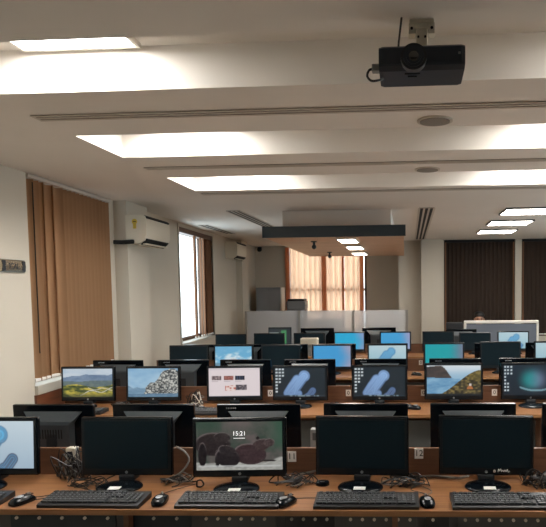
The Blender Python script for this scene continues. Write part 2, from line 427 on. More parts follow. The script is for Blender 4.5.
tag(cb, 'short black looped cable plugged into the left side of the projector', 'cable')
cb = MB().tube([(-.035, 2.17, 2.458), (-.03, 2.2, 2.54), (-.02, 2.22, CZ)], .004).build('projector_cable', M['cabk'])
tag(cb, 'thin black cable from the ceiling down to the top of the projector', 'cable')

# ------------------------------------------------------------------ blinds and curtains
def vblind(t, path, z0, z1, n, ang, m, wid=.09, z0j=0, skip=()):
    """vertical slats spaced along path(s), 0<=s<=1, each turned by ang"""
    b = MB(); ch = MB()
    for i in range(n):
        if i in skip: continue
        (x, y), base = path((i+.5)/n)
        a = base+(ang(i) if callable(ang) else ang)
        dx, dy = math.cos(a)*wid/2, math.sin(a)*wid/2
        nx, ny = -math.sin(a), math.cos(a)
        bow = .02
        pts = [(x+dx*k/4+nx*bow*(1-(k/4)**2), y+dy*k/4+ny*bow*(1-(k/4)**2)) for k in range(-4, 5)]
        th = .0015
        pts += [(p[0]+nx*th, p[1]+ny*th) for p in reversed(pts)]
        b.prism(pts, z0, z1, 'Z')
        ch.box((x, y, z0+.012), (abs(dx)*1.5+.006, abs(dy)*1.5+.006, .02))
    return b.build('slats', m, t, True, world=True), ch.build('bottom_weights', M['sticker'], t, world=True)
def wallpath(a, b, off):
    def f(s):
        y = a+(b-a)*s
        return (XW(y)+off, y), PI/2+.036
    return f
t = empty('vertical_blind', (XW(5.5), 5.5, .97), 'tall brown vertical blind over the nearest left window', 'blind', 'blinds on the left wall')
rnd = random.Random(3)
vblind(t, wallpath(4.77, 6.19, -.02), .975, 2.595, 19, lambda i: (-.42 if i not in (3, 5) else .5)+rnd.uniform(-.08, .08), M['blind'], .098)
b = MB(); b.prism([(XW(4.75)+.02, 4.75), (XW(6.2)+.02, 6.2), (XW(6.2)-.06, 6.2), (XW(4.75)-.06, 4.75)], 2.596, 2.622, 'Z'); b.build('head_rail', M['slotf'], t, world=True)
b = MB().tube([(XW(4.86)+.0, 4.84, 2.57), (XW(4.86)+.0, 4.84, 1.2)], .004); b.build('pull_cord', M['slot'], t, world=True)
t = empty('vertical_blind', (XW(9.1), 9.1, .97), 'brown vertical blind drawn half open over the bright left window', 'blind', 'blinds on the left wall')
spots = [(8.335, .36), (9.06, .50), (9.12, .55), (9.37, .45), (9.51, .45), (9.56, .3), (9.62, .1), (9.68, -.2), (9.74, -.25), (9.80, -.3), (9.86, -.25), (9.895, -.3)]
def vp(s):
    y = spots[min(len(spots)-1, int(s*len(spots)))][0]
    return (XW(y)-.02, y), PI/2+.036
vblind(t, vp, .995, 2.50, len(spots), lambda i: spots[i][1]+rnd.uniform(-.05, .05), M['blind2'], .08)
b = MB(); b.prism([(XW(8.31)-.0, 8.31), (XW(9.91)-.0, 9.91), (XW(9.91)-.09, 9.91), (XW(8.31)-.09, 8.31)], 2.50, 2.568, 'Z'); b.build('head_rail', M['frame'], t, world=True)
def xpath(x0, x1, y):
    return lambda s: ((x0+(x1-x0)*s, y), 0)
for x0, x1, nm, n in ((.70, 2.03, 'dark brown vertical blind behind the seated person, left of the bright pier', 17), (2.19, 3.58, 'dark brown vertical blind at the right edge, right of the bright pier', 17)):
    t = empty('vertical_blind', ((x0+x1)/2, YR+.04, .8), nm, 'blind', 'dark blinds on the back wall')
    vblind(t, xpath(x0, x1, YR+.05), .78, 2.58, n, lambda i: -.2+rnd.uniform(-.06, .06), M['dark'], .095)
    for k, xx in enumerate((x0+.012, x1-.012)):
        e = MB(); e.box((xx, YR+.025, 1.68), (.03, .003, 1.8), 0, (0, 0, .5)); e.build('light_leak_slat', M['blind2'], t, world=True)  # paler slat added to stand in for light leaking past the blind
    MB().span((x0-.01, YR+.01, 2.58), (x1+.01, YR+.09, 2.628)).build('head_rail', M['slot'], t, world=True)

def curtain(x0, x1, y, z0, z1, folds, amp, m, label, group):
    b = MB(); n = folds*10; a = []; c = []
    for i in range(n+1):
        s = i/n; x = x0+(x1-x0)*s
        yy = y+amp*math.sin(2*PI*folds*s+.4*math.sin(9*s))
        a.append((x, yy)); c.append((x, yy+.002))
    b.prism(a+c[::-1], z0, z1, 'Z')
    o = b.build('curtain', m, None, True); return tag(o, label, 'curtain', group)
G = 'curtains on the back window'
for x0, x1, n in ((-2.55, -1.85, 'left'), (-1.77, -1.42, 'middle'), (-1.38, -1.04, 'right')):
    curtain(x0, x1, YB+.05, .85, 2.6, int((x1-x0)/.10), .034, M['sheer'], f'pale peach sheer curtain, {n} of the three on the back window', G)
for x, wd, n in ((-2.59, .09, 'brown gathered curtain at the left edge of the back window'), (-1.81, .10, 'brown gathered curtain at the middle bar of the back window'),
                 (-1.40, .05, 'thin brown gathered curtain between the sheers of the back window'), (-1.0, .09, 'brown tied curtain near the right edge of the back window')):
    curtain(x-wd/2, x+wd/2, YB-.025, .85, 2.6, 3, .018, M['sheerb'], n, G)
t = MB().tube([(-2.64, YB-.06, 2.612), (-.88, YB-.06, 2.612)], .012, 10).build('curtain_rod', M['slotf']); tag(t, 'grey curtain rod above the back window', 'curtain rod')

# ------------------------------------------------------------------ air conditioners
def aircon(loc, L, rz, label, tilt=True):
    t = empty('air_conditioner', loc, label, 'air conditioner', 'split air conditioners on the left wall', rz)
    # local: back at x=0, length along y (0..L), height z (0..0.29)
    pr = [(0, .015), (0, .285), (.02, .292), (.17, .292), (.20, .28), (.215, .24), (.215, .09), (.19, .03), (.13, 0), (.02, 0)]
    b = MB()
    b.loft([[(p[0], y, p[1]) for p in pr] for y in (0, L)]); b.build('housing', M['cream'], t, True)
    b = MB()
    for k in range(5): b.box((.03+.035*k, .06+0*k, .2935), (.02, L*.0+.0, .003)) if False else None
    b.box((.2, L/2, .272), (.035, L-.04, .02), .003, (0, .6, 0)); b.build('intake_slot', M['slot'], t)
    b = MB(); b.box((.175, L/2, .018), (.085, L-.06, .012), .002, (0, -.75, 0)); b.build('air_outlet', M['slot'], t)
    b = MB(); b.box((.155, L/2, -.006), (.085, L-.08, .006), .001, (0, -.15, 0)); b.build('louver', M['cream'], t)
    return t
ac = aircon((-2.915, 6.29, 2.19), .70, .036, 'white split air conditioner with yellow energy sticker on its end')
b = MB(); b.cyl((.095, -.0015, .222), .028, .003, 'Y', 16); b.box((.095, -.0015, .18), (.034, .003, .06), .001); b.build('energy_sticker', M['gold'], ac)
MB().box((.095, -.0035, .222), (.03, .001, .008)).build('sticker_print', M['ink'], ac)
aircon((XW(10.7)+.0, 10.72, 2.255), .72, .036, 'distant white split air conditioner beyond the bright window')
p = MB().tube(smoothpath([(XW(6.22)+.03, 6.22, 2.20), (-2.95, 6.265, 2.20), (-2.85, 6.27, 2.205), (-2.83, 6.28, 2.205)]), .022, 10).build('pipe', M['slot'])
tag(p, 'black insulated pipe running from the window to the near air conditioner', 'pipe')

# plaque
t = empty('wall_plaque', (XW(4.51)+.001, 4.515, 1.893), 'metal plaque with dark letters on the left wall', 'sign')
b = MB(); b.prism([(0, -.048), (.010, -.046), (.016, -.03), (.019, 0), (.016, .03), (.010, .046), (0, .048)], -.15, .15, 'X'); o = b.build('plate', M['plate'], t)
o.data.transform(Matrix(((0, 1, 0, 0), (1, 0, 0, 0), (0, 0, 1, 0), (0, 0, 0, 1))))
o.data.flip_normals()
b = MB()
for z in (-.047, .047): b.box((.006, 0, z), (.012, .30, .004), .001)
b.build('plate_rim', M['alu'], t)
for y in (-.125, .125): MB().box((.012, y, 0), (.02, .036, .078), .003).build('reflection_end', M['ink'], t)  # dark ends put in to stand for the reflection on the metal
text('lettering', 'ICAL', .062, M['ink'], t, (.0195, .0, -.004), (PI/2, 0, PI/2))
t.rotation_euler = (0, 0, .036)

# camera on the back-left corner
t = empty('security_camera', (-3.18, YB-.06, 2.56), 'small black dome camera high in the back left corner', 'security camera')
MB().cyl((0, .03, .04), .045, .03, n=20).build('mount_base', M['blackm'], t); MB().ball((0, .0, 0), (.11, .11, .1)).build('dome', M['blackg'], t, True)

for x, y, n in ((-1.19, 7.8, 'nearer'), (-1.28, 10.05, 'farther')):
    t = empty('sprinkler', (x, y, 2.301), f'{n} small black fitting hanging below the wooden canopy', 'ceiling fitting', 'fittings under the canopy')
    MB().cyl((0, 0, -.006), .04, .012, n=16).build('flange', M['blackm'], t)
    MB().cyl((0, 0, -.03), .016, .05, n=12).build('neck', M['blackm'], t)
    b = MB(); b.ball((0, 0, -.07), (.06, .06, .06)); b.build('head', M['blackm'], t, True)

# ------------------------------------------------------------------ monitors
MW, MH = .455, .288
def screen_mesh(w, h, nx, ny, fn):
    me = bpy.data.meshes.new('screen'); vs = []; fs = []; cols = []
    for j in range(ny+1):
        for i in range(nx+1):
            u, v = i/nx, j/ny
            vs.append(((u-.5)*w, 0, (v-.5)*h)); cols.append(tuple(lin([max(0, min(255, q)) for q in fn(u, v)]))+(1,))
    for j in range(ny):
        for i in range(nx):
            a = j*(nx+1)+i; fs.append((a, a+1, a+nx+2, a+nx+1))
    me.from_pydata(vs, [], fs)
    at = me.color_attributes.new('picture', 'FLOAT_COLOR', 'POINT')
    at.data.foreach_set('color', [q for c in cols for q in c])
    me.materials.append(M['screen']); return me

def mixc(a, b, t): t = max(0, min(1, t)); return tuple(p+(q-p)*t for p, q in zip(a, b))
def sst(a, b, x): t = max(0, min(1, (x-a)/(b-a))); return t*t*(3-2*t)
def hsh(i, j): 
    n = math.sin(i*127.1+j*311.7)*43758.5453; return n-math.floor(n)
def vn(x, y):
    i, j = math.floor(x), math.floor(y); f, g = x-i, y-j; f = f*f*(3-2*f); g = g*g*(3-2*g)
    return (hsh(i, j)*(1-f)+hsh(i+1, j)*f)*(1-g)+(hsh(i, j+1)*(1-f)+hsh(i+1, j+1)*f)*g
def fbm(x, y): return .5*vn(x, y)+.3*vn(2*x+5, 2*y+3)+.2*vn(4*x+9, 4*y+1)
def seg(px, py, a, b):
    ax, ay = a; bx, by = b; dx, dy = bx-ax, by-ay
    t = max(0, min(1, ((px-ax)*dx+(py-ay)*dy)/(dx*dx+dy*dy))); return math.hypot(px-ax-t*dx, py-ay-t*dy)
ASP = .417/.235
def bloom(bg0, bg1, lo, hi, cx=.55, icons=False):
    """folded-ribbon wallpaper"""
    A = lambda u, v: ((u-.5)*ASP, v-.5)
    arcs = [(A(.43, .30), A(.60, .72), .19), (A(.33, .26), A(.46, .60), .17), (A(.26, .12), A(.36, .40), .14), (A(.40, .08), A(.47, .40), .14), (A(.68, -.02), A(.77, .20), .13), (A(.30, .02), A(.50, .10), .13), (A(.60, .72), A(.61, .71), .205), (A(.60, -.05), A(.66, .04), .09)]
    def f(u, v):
        x = (u-.5+.5-cx)*ASP; y = v-.5
        col = mixc(bg0, bg1, v+.25*(u-.5))
        best = None
        for k, (a, b, r) in enumerate(arcs):
            d = seg(x, y, a, b)
            if d < r:
                q = 1-d/r
                band = .5+.5*math.sin(q*17+k*1.7+x*3)
                c = mixc(lo, hi, (.15+.25*band+.45*sst(.0, .5, q)+.35*(v-.3)) if k not in (4, 7) else (.1+.5*band*sst(0, .4, q)))
                if best is None or q > best[0]: best = (q, c)
        if best: col = mixc(col, best[1], min(1, best[0]*10))
        if icons:
            gx, gy = u*16, v*9
            i, j = int(gx), int(gy)
            if 0 <= i < (3 if j > 5 else 2 if j > 3 else 1) and j > 0:
                if abs(gx-i-.55) < .3 and abs(gy-j-.5) < .33: col = (205, 215, 220)
            if v < .045: col = (40, 52, 62) if not (.3 < u < .9 and hsh(int(u*40), 3) > .6) else (120, 140, 150)
        return col
    return f
def capy(u, v):
    n = fbm(u*9, v*6); x = u*ASP
    col = mixc((52, 72, 62), (118, 104, 104), n*1.1)
    col = mixc(col, (62, 84, 72), sst(.62, .95, v)*(.8 if u < .3 else .3))
    col = mixc(col, (128, 112, 112), sst(.35, .05, abs(u-.5))*sst(.6, .95, v)*.6)
    col = mixc(col, (66, 96, 80), sst(.75, 1, u)*sst(.3, .6, v)*.8)
    g = .14+.03*vn(u*7, 1)+.10*sst(.8, 1, u)
    col = mixc(col, mixc((150, 150, 146), (182, 182, 176), vn(u*30, v*40)), sst(g+.02, g-.02, v))
    def ell(cx, cy, rx, ry, c, c2, soft=.06, rot=0):
        nonlocal col
        dx, dy = u-cx, (v-cy); ca, sa = math.cos(rot), math.sin(rot)
        a, b = (dx*ca+dy*sa)/rx, (-dx*sa+dy*ca)/ry; d = math.hypot(a, b)
        c = tuple(q*.72 for q in c); fur = vn(u*70, v*34)*.6+vn(u*30+7, v*60)*.4
        body = mixc(mixc(c, c2, fur*.5), (160, 148, 146), .6*sst(.84, .97, d)*sst(-.2, .7, b))
        col = mixc(col, body, sst(1+soft*.5, 1-soft*.5, d))
    ell(.19, .54, .21, .24, (56, 50, 52), (96, 84, 84)); ell(.07, .33, .05, .25, (42, 38, 42), (74, 66, 68)); ell(.30, .68, .10, .10, (62, 56, 58), (110, 98, 96))
    ell(.245, .25, .03, .18, (40, 38, 42), (70, 62, 64))
    ell(.62, .33, .19, .22, (72, 56, 60), (124, 104, 106), .05, .25); ell(.76, .52, .10, .13, (76, 62, 64), (134, 116, 114), .05, -.5)
    ell(.845, .56, .065, .085, (84, 70, 72), (150, 134, 130), .05, -.2); ell(.715, .66, .02, .035, (40, 34, 38), (84, 72, 74))
    ell(.36, .26, .14, .20, (46, 42, 46), (92, 82, 84), .05, .2); ell(.36, .40, .09, .13, (50, 46, 50), (110, 100, 100), .05, .6); ell(.335, .545, .02, .035, (36, 32, 36), (74, 66, 70))
    ell(.45, .34, .02, .03, (30, 28, 32), (60, 54, 58)); ell(.83, .19, .10, .02, (60, 52, 54), (90, 80, 80))
    if .065 < v < .10 and .02 < u < .98: col = mixc(col, (196, 198, 196), .7)
    return tuple(max(0, q*1.08-20) for q in col)
def hills(u, v):
    r1 = .68+.10*vn(u*4, 0)+.05*vn(u*11, 2); r2 = .50+.09*vn(u*3+4, 1); r3 = .40+.05*math.sin(u*7)
    if v > r1: return mixc((168, 188, 206), (205, 214, 222), fbm(u*5, v*8))
    if v > r2: return mixc((84, 108, 138), (140, 160, 182), fbm(u*10, v*14))
    if v > r3: return mixc((70, 92, 108), (120, 132, 120), fbm(u*14, v*16))
    n = fbm(u*8+v*6, v*14)
    col = mixc((48, 64, 34), (206, 186, 76), sst(.25, .75, n))
    d = abs(v-(.12+.25*(u-.35)+.06*math.sin(u*14)));
    if d < .014 and u > .35: col = (200, 200, 190)
    d = abs(v-(.36-.1*u+.04*math.sin(u*17)))
    if d < .010 and u > .5: col = (190, 190, 180)
    return mixc(col, (40, 46, 40), sst(.18, .0, v)*.6)
def coast(u, v):
    top = .3+.62*sst(.28, .8, u)+.08*vn(u*14, 3)-.12*sst(.45, .55, u)*sst(.7, .6, u)
    if v < .10+.03*u: return mixc((60, 96, 128), (128, 160, 180), fbm(u*12, v*40))
    if u > .27+.1*vn(v*9, 2) and v < top:
        n = vn(u*34, v*26)*.6+vn(u*70, v*60)*.4; return mixc((40, 46, 50), (214, 214, 206), sst(.25, .8, n))
    if v < .30+.12*sst(.3, .05, u)*vn(u*10, 1) : return mixc((92, 128, 156), (140, 170, 190), fbm(u*9, v*20))
    return mixc((112, 162, 200), (192, 214, 228), fbm(u*3, v*4)*.9+.2*(1-v))
def web(u, v):
    col = (226, 214, 216)
    if v > .93: return (214, 204, 208)
    if v < .035: return (66, 72, 80)
    for k, x0 in enumerate((.06, .30, .52)):
        if x0 < u < x0+.18 and .58 < v < .74:
            return [mixc((60, 50, 56), (190, 170, 168), vn(u*40, v*30)), mixc((90, 44, 44), (190, 130, 118), vn(u*36+4, v*30)), mixc((24, 30, 44), (70, 80, 104), (int(u*60) % 3 == 0)*1.0)][k]
        if x0 < u < x0+.12 and .53 < v < .55: return (170, 160, 164)
    if .32 < u < .53 and .21 < v < .40: return mixc((232, 214, 208), (180, 90, 76), sst(.45, .75, vn(u*26, v*20)))
    if .53 < u < .75 and .24 < v < .42: return mixc((34, 34, 46), (176, 160, 160), vn(u*38, v*20))
    return col
def fjord(u, v):
    ml = .95-.02*u-.62*sst(.25, .62, u)+.06*vn(u*9, 2); sl = -.05+.98*sst(.1, 1.02, u)
    col = mixc((150, 186, 210), (216, 224, 230), sst(.6, 1.0, v)+.2*vn(u*4, v*4)-.1)
    if u < .66 and v < ml: col = mixc((44, 44, 48), (98, 84, 76), fbm(u*9, v*12))
    lake = .60-.05*u
    if v < lake and u < .62: col = mixc((74, 126, 168), (150, 190, 214), fbm(u*7, v*12)*1.1)
    if v < sl*.88+.03: 
        n = vn(u*26, v*20); col = mixc((46, 42, 32), (136, 120, 74), n*n*1.3)
        if u > .78 and v > .5: col = mixc(col, (150, 130, 60), .35)
        if abs(u-.8) < .06-.4*max(0, v-.24) and .22 < v < .32: col = (176, 112, 66)
        if abs(u-.81) < .02 and .33 < v < .40: col = (210, 200, 196)
    if v < .06: col = (36, 40, 42)
    return col
def glow(u, v):
    d = math.hypot((u-.55)*1.5, v-.52)
    col = mixc((26, 38, 48), (30, 46, 58), v)
    g = sst(.52, .1, d)
    col = mixc(col, mixc((40, 150, 150), (120, 132, 160), sst(.4, .75, u)), g*.9)
    if abs(v-(.16+.7*(u-.6)**2*1.8)) < .03 and u > .3: col = mixc(col, (150, 190, 200), .7)
    if u < .2 and u > .02 and v > .1:
        gx, gy = u*18, v*9; i, j = int(gx), int(gy)
        if i < (3 if j > 5 else 1) + (1 if j < 4 else 0) and abs(gx-i-.55) < .27 and abs(gy-j-.5) < .3: col = (200, 212, 218)
    return col
def grad(a, b, k=.3):
    return lambda u, v: mixc(a, b, sst(-.05, .45, (u-.62)+k*(.35-abs(v-.45)) if u > .3 else u-.8))
def skyph(u, v):
    n = fbm(u*5, v*5); col = mixc((96, 168, 208), (214, 230, 236), sst(.35, .7, n)*sst(1, .5, v)+.1)
    if v < .2: col = mixc((60, 110, 140), (150, 170, 180), n)
    if abs(u-.62) < .2 and v < .35*(.5+n): col = mixc(col, (200, 190, 186), .7)
    return col
def inbox(u, v):
    if v > .86: return (40, 46, 50)
    return (206, 214, 208) if (u < .45 and int(v*9) % 2 == 0) else (70, 140, 90) if .55 < u < .8 else (40, 46, 52)

BL = bloom((160, 182, 200), (196, 212, 222), (84, 88, 108), (104, 182, 226), .47)
BD = lambda: bloom((30, 40, 47), (34, 45, 52), (50, 66, 98), (152, 190, 236), .48, True)
BT = bloom((150, 190, 204), (188, 212, 220), (60, 110, 156), (112, 178, 216), .5)

# prototype parts (meshes shared by the copies)
def mesh_of(o):
    me = o.data; bpy.data.objects.remove(o); return me
TILT = .05
OY = .100            # screen body stands this far behind the base centre
def tiltmesh(me):
    me.transform(Matrix.Translation((0, OY, .18)) @ Matrix.Rotation(-TILT, 4, 'X') @ Matrix.Translation((0, 0, 0))); return me
BODY_Z = 0.001
def mk(b, mats, smooth=False): return mesh_of(b.build('p', mats, None, smooth))
b = MB(); b.box((0, .012, 0), (MW, .026, MH), .005)
PM = {}
PM['casing'] = tiltmesh(mk(b, M['blackg']))
b = MB()
T, H2 = MH/2, .24
r0 = [(-.165, .025, T-.037), (.165, .025, T-.037), (.118, .025, T-.100), (.112, .025, -T+.03), (-.112, .025, -T+.03), (-.118, .025, T-.100)]
r1 = [(-.120, .056, T-.086), (.120, .056, T-.086), (.104, .060, T-.104), (.100, .056, -T+.05), (-.100, .056, -T+.05), (-.104, .060, T-.104)]
b.loft([r0, r1])
PM['rear_housing'] = tiltmesh(mk(b, M['bulge']))
b = MB()
for k in range(9): b.box((-.06+.015*k, .0605, -.01), (.006, .002, .05))
PM['rear_vent'] = tiltmesh(mk(b, M['slot']))
b = MB(); b.box((0, .004, -.002), (.12, .002, .014))
PM['bezel'] = tiltmesh(mk(MB().box((0, -.0022, 0), (MW-.012, .003, MH-.012), .001), M['black']))
b = MB(); b.box((0, OY+.045, .09), (.062, .03, .155), .006); b.box((0, OY+.02, .026), (.08, .075, .03), .008)
PM['stand_neck'] = mk(b, M['blackm'])
b = MB(); b.loft([[(math.cos(2*PI*k/40)*.108*q, math.sin(2*PI*k/40)*.092*q+.01, z) for k in range(40)] for q, z in ((1, 0.001), (1.0, .007), (.95, .013), (.7, .019), (.4, .022))])
PM['stand_base'] = mk(b, M['blackg'], True)
b = MB(); b.box((.002, -.05, .0192), (.056, .032, .0012), 0, (.13, 0, 0)); PM['base_sticker'] = mk(b, M['sticker'])
b = MB(); b.cyl((0, -.0042, -T+.017), .0072, .002, 'Y', 24); b.box((-.0018, -.0056, -T+.018), (.0016, .001, .0085)); b.box((.002, -.0056, -T+.016), (.0016, .001, .0085))
PM['logo'] = tiltmesh(mk(b, M['logo']))
b = MB()
for k, wd in enumerate((.007, .005, .006, .004, .006, .005)): b.box((.125+.0095*k, .0265, T-.02), (wd, .002, .008))
PM['rear_print'] = tiltmesh(mk(b, M['dimmark']))
b = MB(); b.box((0, -.0042, .0085), (.417, .002, .235), 0); PM['screen_off'] = tiltmesh(mk(b, M['off']))

SCREENS = {}
def child(name, me, parent):
    o = bpy.data.objects.new(name, me); COL.objects.link(o); o.parent = parent; return o
SLOPE = .019
def RY(x, y): return y+SLOPE*(x+.6)
def monitor(x, y, label, pic=None, res=(48, 28), back=False, yaw=0, dz=0, group=None, s=1, z=.75, extra=()):
    rz = SLOPE+yaw+(PI if back else 0)
    o = empty('monitor', (x, RY(x, y), z), label, 'monitor', group, rz)
    o.scale = (s, s, s*(.325+dz)/.325)
    child('casing', PM['casing'], o); child('stand_base', PM['stand_base'], o); child('stand_neck', PM['stand_neck'], o)
    if back:
        child('rear_housing', PM['rear_housing'], o)
        if 'print' in extra: child('rear_print', PM['rear_print'], o)
        if 'vent' in extra: child('rear_vent', PM['rear_vent'], o)
    else:
        bz = child('bezel', PM['bezel'], o); child('logo', PM['logo'], bz)
        if 'sticker' in extra: child('base_sticker', PM['base_sticker'], o)
        if pic is None: child('screen', PM['screen_off'], o)
        else:
            me = screen_mesh(.417, .235, res[0], res[1], pic)
            me.transform(Matrix.Translation((0, -.0048, .0085))); tiltmesh(me); child('screen', me, o)
    return o
GA, GB, GC, GD, GE, GF, GG = ('front row monitors', 'monitors backing onto the front row', 'second row monitors', 'monitors backing onto the second row', 'third row monitors', 'monitors backing onto the third row', 'farthest row monitors')
YA = 2.850
HR = (128, 72)
monitor(-2.068, YA, 'front row monitor cut by the left edge, blue folded ribbon on pale screen', BL, HR, group=GA, extra=('sticker',))
monitor(-1.393, YA, 'black switched off front row monitor left of the capybara screen', group=GA, extra=('sticker',))
m3 = monitor(-.82, YA-.02, 'front row monitor showing capybaras and the time 15:21', capy, (150, 84), yaw=.05, group=GA, extra=('sticker',))
monitor(-.236, YA+.01, 'black switched off front row monitor between the capybara screen and tag 12', yaw=-.04, group=GA, extra=('sticker',))
m5 = monitor(.366, YA+.02, 'black switched off front row monitor with white scribble on its lower edge', yaw=-.04, group=GA, extra=('sticker',))
tm = Matrix.Translation((0, OY, .18)) @ Matrix.Rotation(-TILT, 4, 'X')
p = tm @ Vector((0, -.006, .068)); tx = text('clock_text', '15:21', .030, M['glyph'], m3, p, (PI/2-TILT, 0, 0), .0002)
p = tm @ Vector((0, -.006, .046)); b = MB(); b.box((0, 0, 0), (.056, .0006, .002)); o = b.build('date_text', M['glyph'], m3); o.location = p; o.rotation_euler = (-TILT, 0, 0)
b = MB()
for pts in ([(.035, 0, -.128), (.037, 0, -.118), (.043, 0, -.121), (.041, 0, -.128), (.036, 0, -.127)], [(.056, 0, -.127), (.059, 0, -.112), (.064, 0, -.122), (.069, 0, -.111), (.073, 0, -.125), (.079, 0, -.118), (.084, 0, -.126), (.089, 0, -.117), (.094, 0, -.125), (.101, 0, -.114), (.104, 0, -.127), (.112, 0, -.122)]):
    b.tube([tm @ Vector((p[0], -.006, p[2])) for p in smoothpath(pts, 4)], .0018, 5)
b.build('handwriting', M['sticker'], m5)

YBk = 3.410
for x, l, e in ((-1.955, 'behind the ribbon screen at the left edge', ('vent',)), (-1.396, 'behind the dark screen left of the capybaras', ()), (-.821, 'behind the capybara screen', ('print',)), (-.236, 'behind the dark screen left of tag 12', ()), (.335, 'behind the scribbled dark screen', ()), (.93, 'at the right edge beyond the scribbled screen', ('vent',))):
    monitor(x, YBk+.0, 'black monitor seen from behind, '+l, back=True, group=GB, extra=e, yaw=random.uniform(-.03, .03), dz=.004)
YC = 4.900
CR = (96, 54)
for x, l, p, yw in ((-2.665, 'second row monitor showing green hills under the brown blind', hills, 0), (-2.115, 'second row monitor showing a grey sea rock under blue sky', coast, 0), (-1.43, 'second row monitor showing a pale web page with thumbnails', web, .06),
                (-.895, 'second row monitor, dark ribbon wallpaper, right of the web page screen', BD(), -.02), (-.245, 'second row monitor, dark ribbon wallpaper, left of the fjord screen', BD(), -.02), (.357, 'second row monitor showing a fjord with an orange tent', fjord, -.02), (.975, 'second row monitor showing a dark desktop with teal glow', glow, -.02)):
    monitor(x, YC, l, p, CR, yaw=yw, group=GC, dz=0, s=(1.04 if x > 0 else 1.0))
YD = 5.525
for x, l in ((-2.6, 'over the green hills screen'), (-2.01, 'between the sea rock and web page screens'), (-1.45, 'over the web page screen'), (-.88, 'over the dark ribbon screen nearest the web page'), (-.255, 'over the dark ribbon screen nearest the fjord'), (.40, 'over the fjord screen'), (1.005, 'over the teal glow screen')):
    monitor(x, YD, 'black monitor seen from behind, '+l, back=True, group=GD, extra=('print',), dz=.008, yaw=random.uniform(-.02, .02))
YE = 6.855
for x, l, p, dz in ((-2.515, 'dark switched off third row monitor at the left below the bright window', None, 0), (-2.0, 'third row monitor showing a blue cloudy sky', skyph, 0), (-1.456, 'dark switched off third row monitor right of the sky screen', None, 0),
                (-.872, 'third row monitor with a plain blue and mauve screen', grad((66, 156, 212), (158, 158, 186), -.3), 0), (-.245, 'third row monitor with pale blue ribbon wallpaper', BT, 0), (.39, 'third row monitor with a teal and mauve screen above the fjord', grad((28, 160, 168), (120, 124, 146), .0), .01),
                (1.02, 'dark switched off third row monitor left of the one at the right edge', None, .02), (1.62, 'third row monitor with pale ribbon wallpaper at the right edge', BT, .02)):
    monitor(x, YE, l, p, (48, 28), group=GE, dz=dz)
YFk = 7.50
for x, l in ((-2.5, 'leftmost one over the third row'), (-1.95, 'over the cloudy sky screen'), (-1.45, 'over the dark screen right of the sky screen'), (-.87, 'over the blue and mauve screen'), (-.25, 'over the pale ribbon screen of the third row'), (.40, 'over the teal and mauve screen'), (1.0, 'over the dark third row screen on the right'), (1.6, 'over the ribbon screen at the right edge')):
    monitor(x, YFk, 'distant black monitor from behind, '+l, back=True, group=GF, dz=-.03)
YG = 8.885
for x, l, p, dz in ((-2.62, 'dark farthest row monitor beside the left wall', None, -.02), (-2.05, 'dark farthest row monitor in front of the left glass panel', None, -.01), (-1.46, 'dark farthest row monitor left of the small blue screens', None, -.01), (-.87, 'farthest row monitor with blue screen, left of the two', grad((40, 170, 214), (140, 156, 196), -.3), 0),
                (-.20, 'farthest row monitor with blue screen, right of the two', grad((66, 160, 214), (160, 160, 196), -.2), 0), (.42, 'dark farthest row monitor just right of the pier', None, 0), (.95, 'dark farthest row monitor left of the ribbon screen by the grey panel', None, -.02), (1.50, 'farthest row monitor with ribbon wallpaper against the grey panel', BT, -.005)):
    monitor(x, YG, l, p, (36, 22), group=GG, dz=dz)
YH = 9.50
for x, l, s in ((-1.40, 'left of two dark monitor backs against the frosted glass', 1.12), (-.46, 'right of two dark monitor backs against the frosted glass', 1.12), (.78, 'dark monitor back left of the grey cubicle panel', 1.02)):
    monitor(x, YH, l, back=True, group='monitor backs before the glass screen', s=s)
monitor(-2.02, YH, 'small far monitor with white and green on screen before the glass', inbox, (24, 14), group='monitor backs before the glass screen', s=1.12).scale = (.8, 1, 1.12)

# ------------------------------------------------------------------ benches
def bench(k, yd, x0, x1, label):
    t = empty('desk', (-.6, yd, 0), label, 'desk', 'long double sided computer desks', SLOPE)
    a, c_ = x0+.6, x1+.6; L = c_-a; mx = (a+c_)/2; D = .51; TH = .024
    for sgn, nm in ((-1, 'worktop'), (1, 'worktop')):
        yy = -D/2 if sgn < 0 else .02+D/2
        w = MB().box((mx, yy, .75-TH/2), (L, D, TH), .002).build(nm, M['wood'], t)
        ey = -D-.001 if sgn < 0 else .02+D+.001
        MB().box((mx, ey, .75-TH/2), (L, .003, TH+.001), .001).build('edge_band', M['woodedge'], w)
    MB().box((mx, .01, .67), (L, .02, .436), .001).build('divider', M['woodd'], t)
    b = MB()
    n = int(L/1.2+.5)
    for i in range(n+1):
        x = a+.02+(L-.04)*i/n
        for yy in (-.26, .28): MB().box((x, yy, .363), (.025, .44, .725), .002).build('leg_panel', M['woodd'], t)
    MB().box((mx, -.30, .48), (L-.08, .02, .36)).build('modesty_panel', M['dgrey'], t)
    MB().box((mx, .32, .48), (L-.08, .02, .36)).build('modesty_panel', M['dgrey'], t)
    return t
YDV = [3.078, 5.105, 7.085, 9.085]
benches = [bench(0, YDV[0], -2.45, 2.3, 'long brown front desk carrying the capybara screen'), bench(1, YDV[1], -2.93, 2.3, 'long brown second desk carrying the green hills screen'),
           bench(2, YDV[2], -2.95, 2.3, 'long brown third desk carrying the cloudy sky screen'), bench(3, YDV[3], -2.95, 2.3, 'farthest long brown desk before the glass screen')]
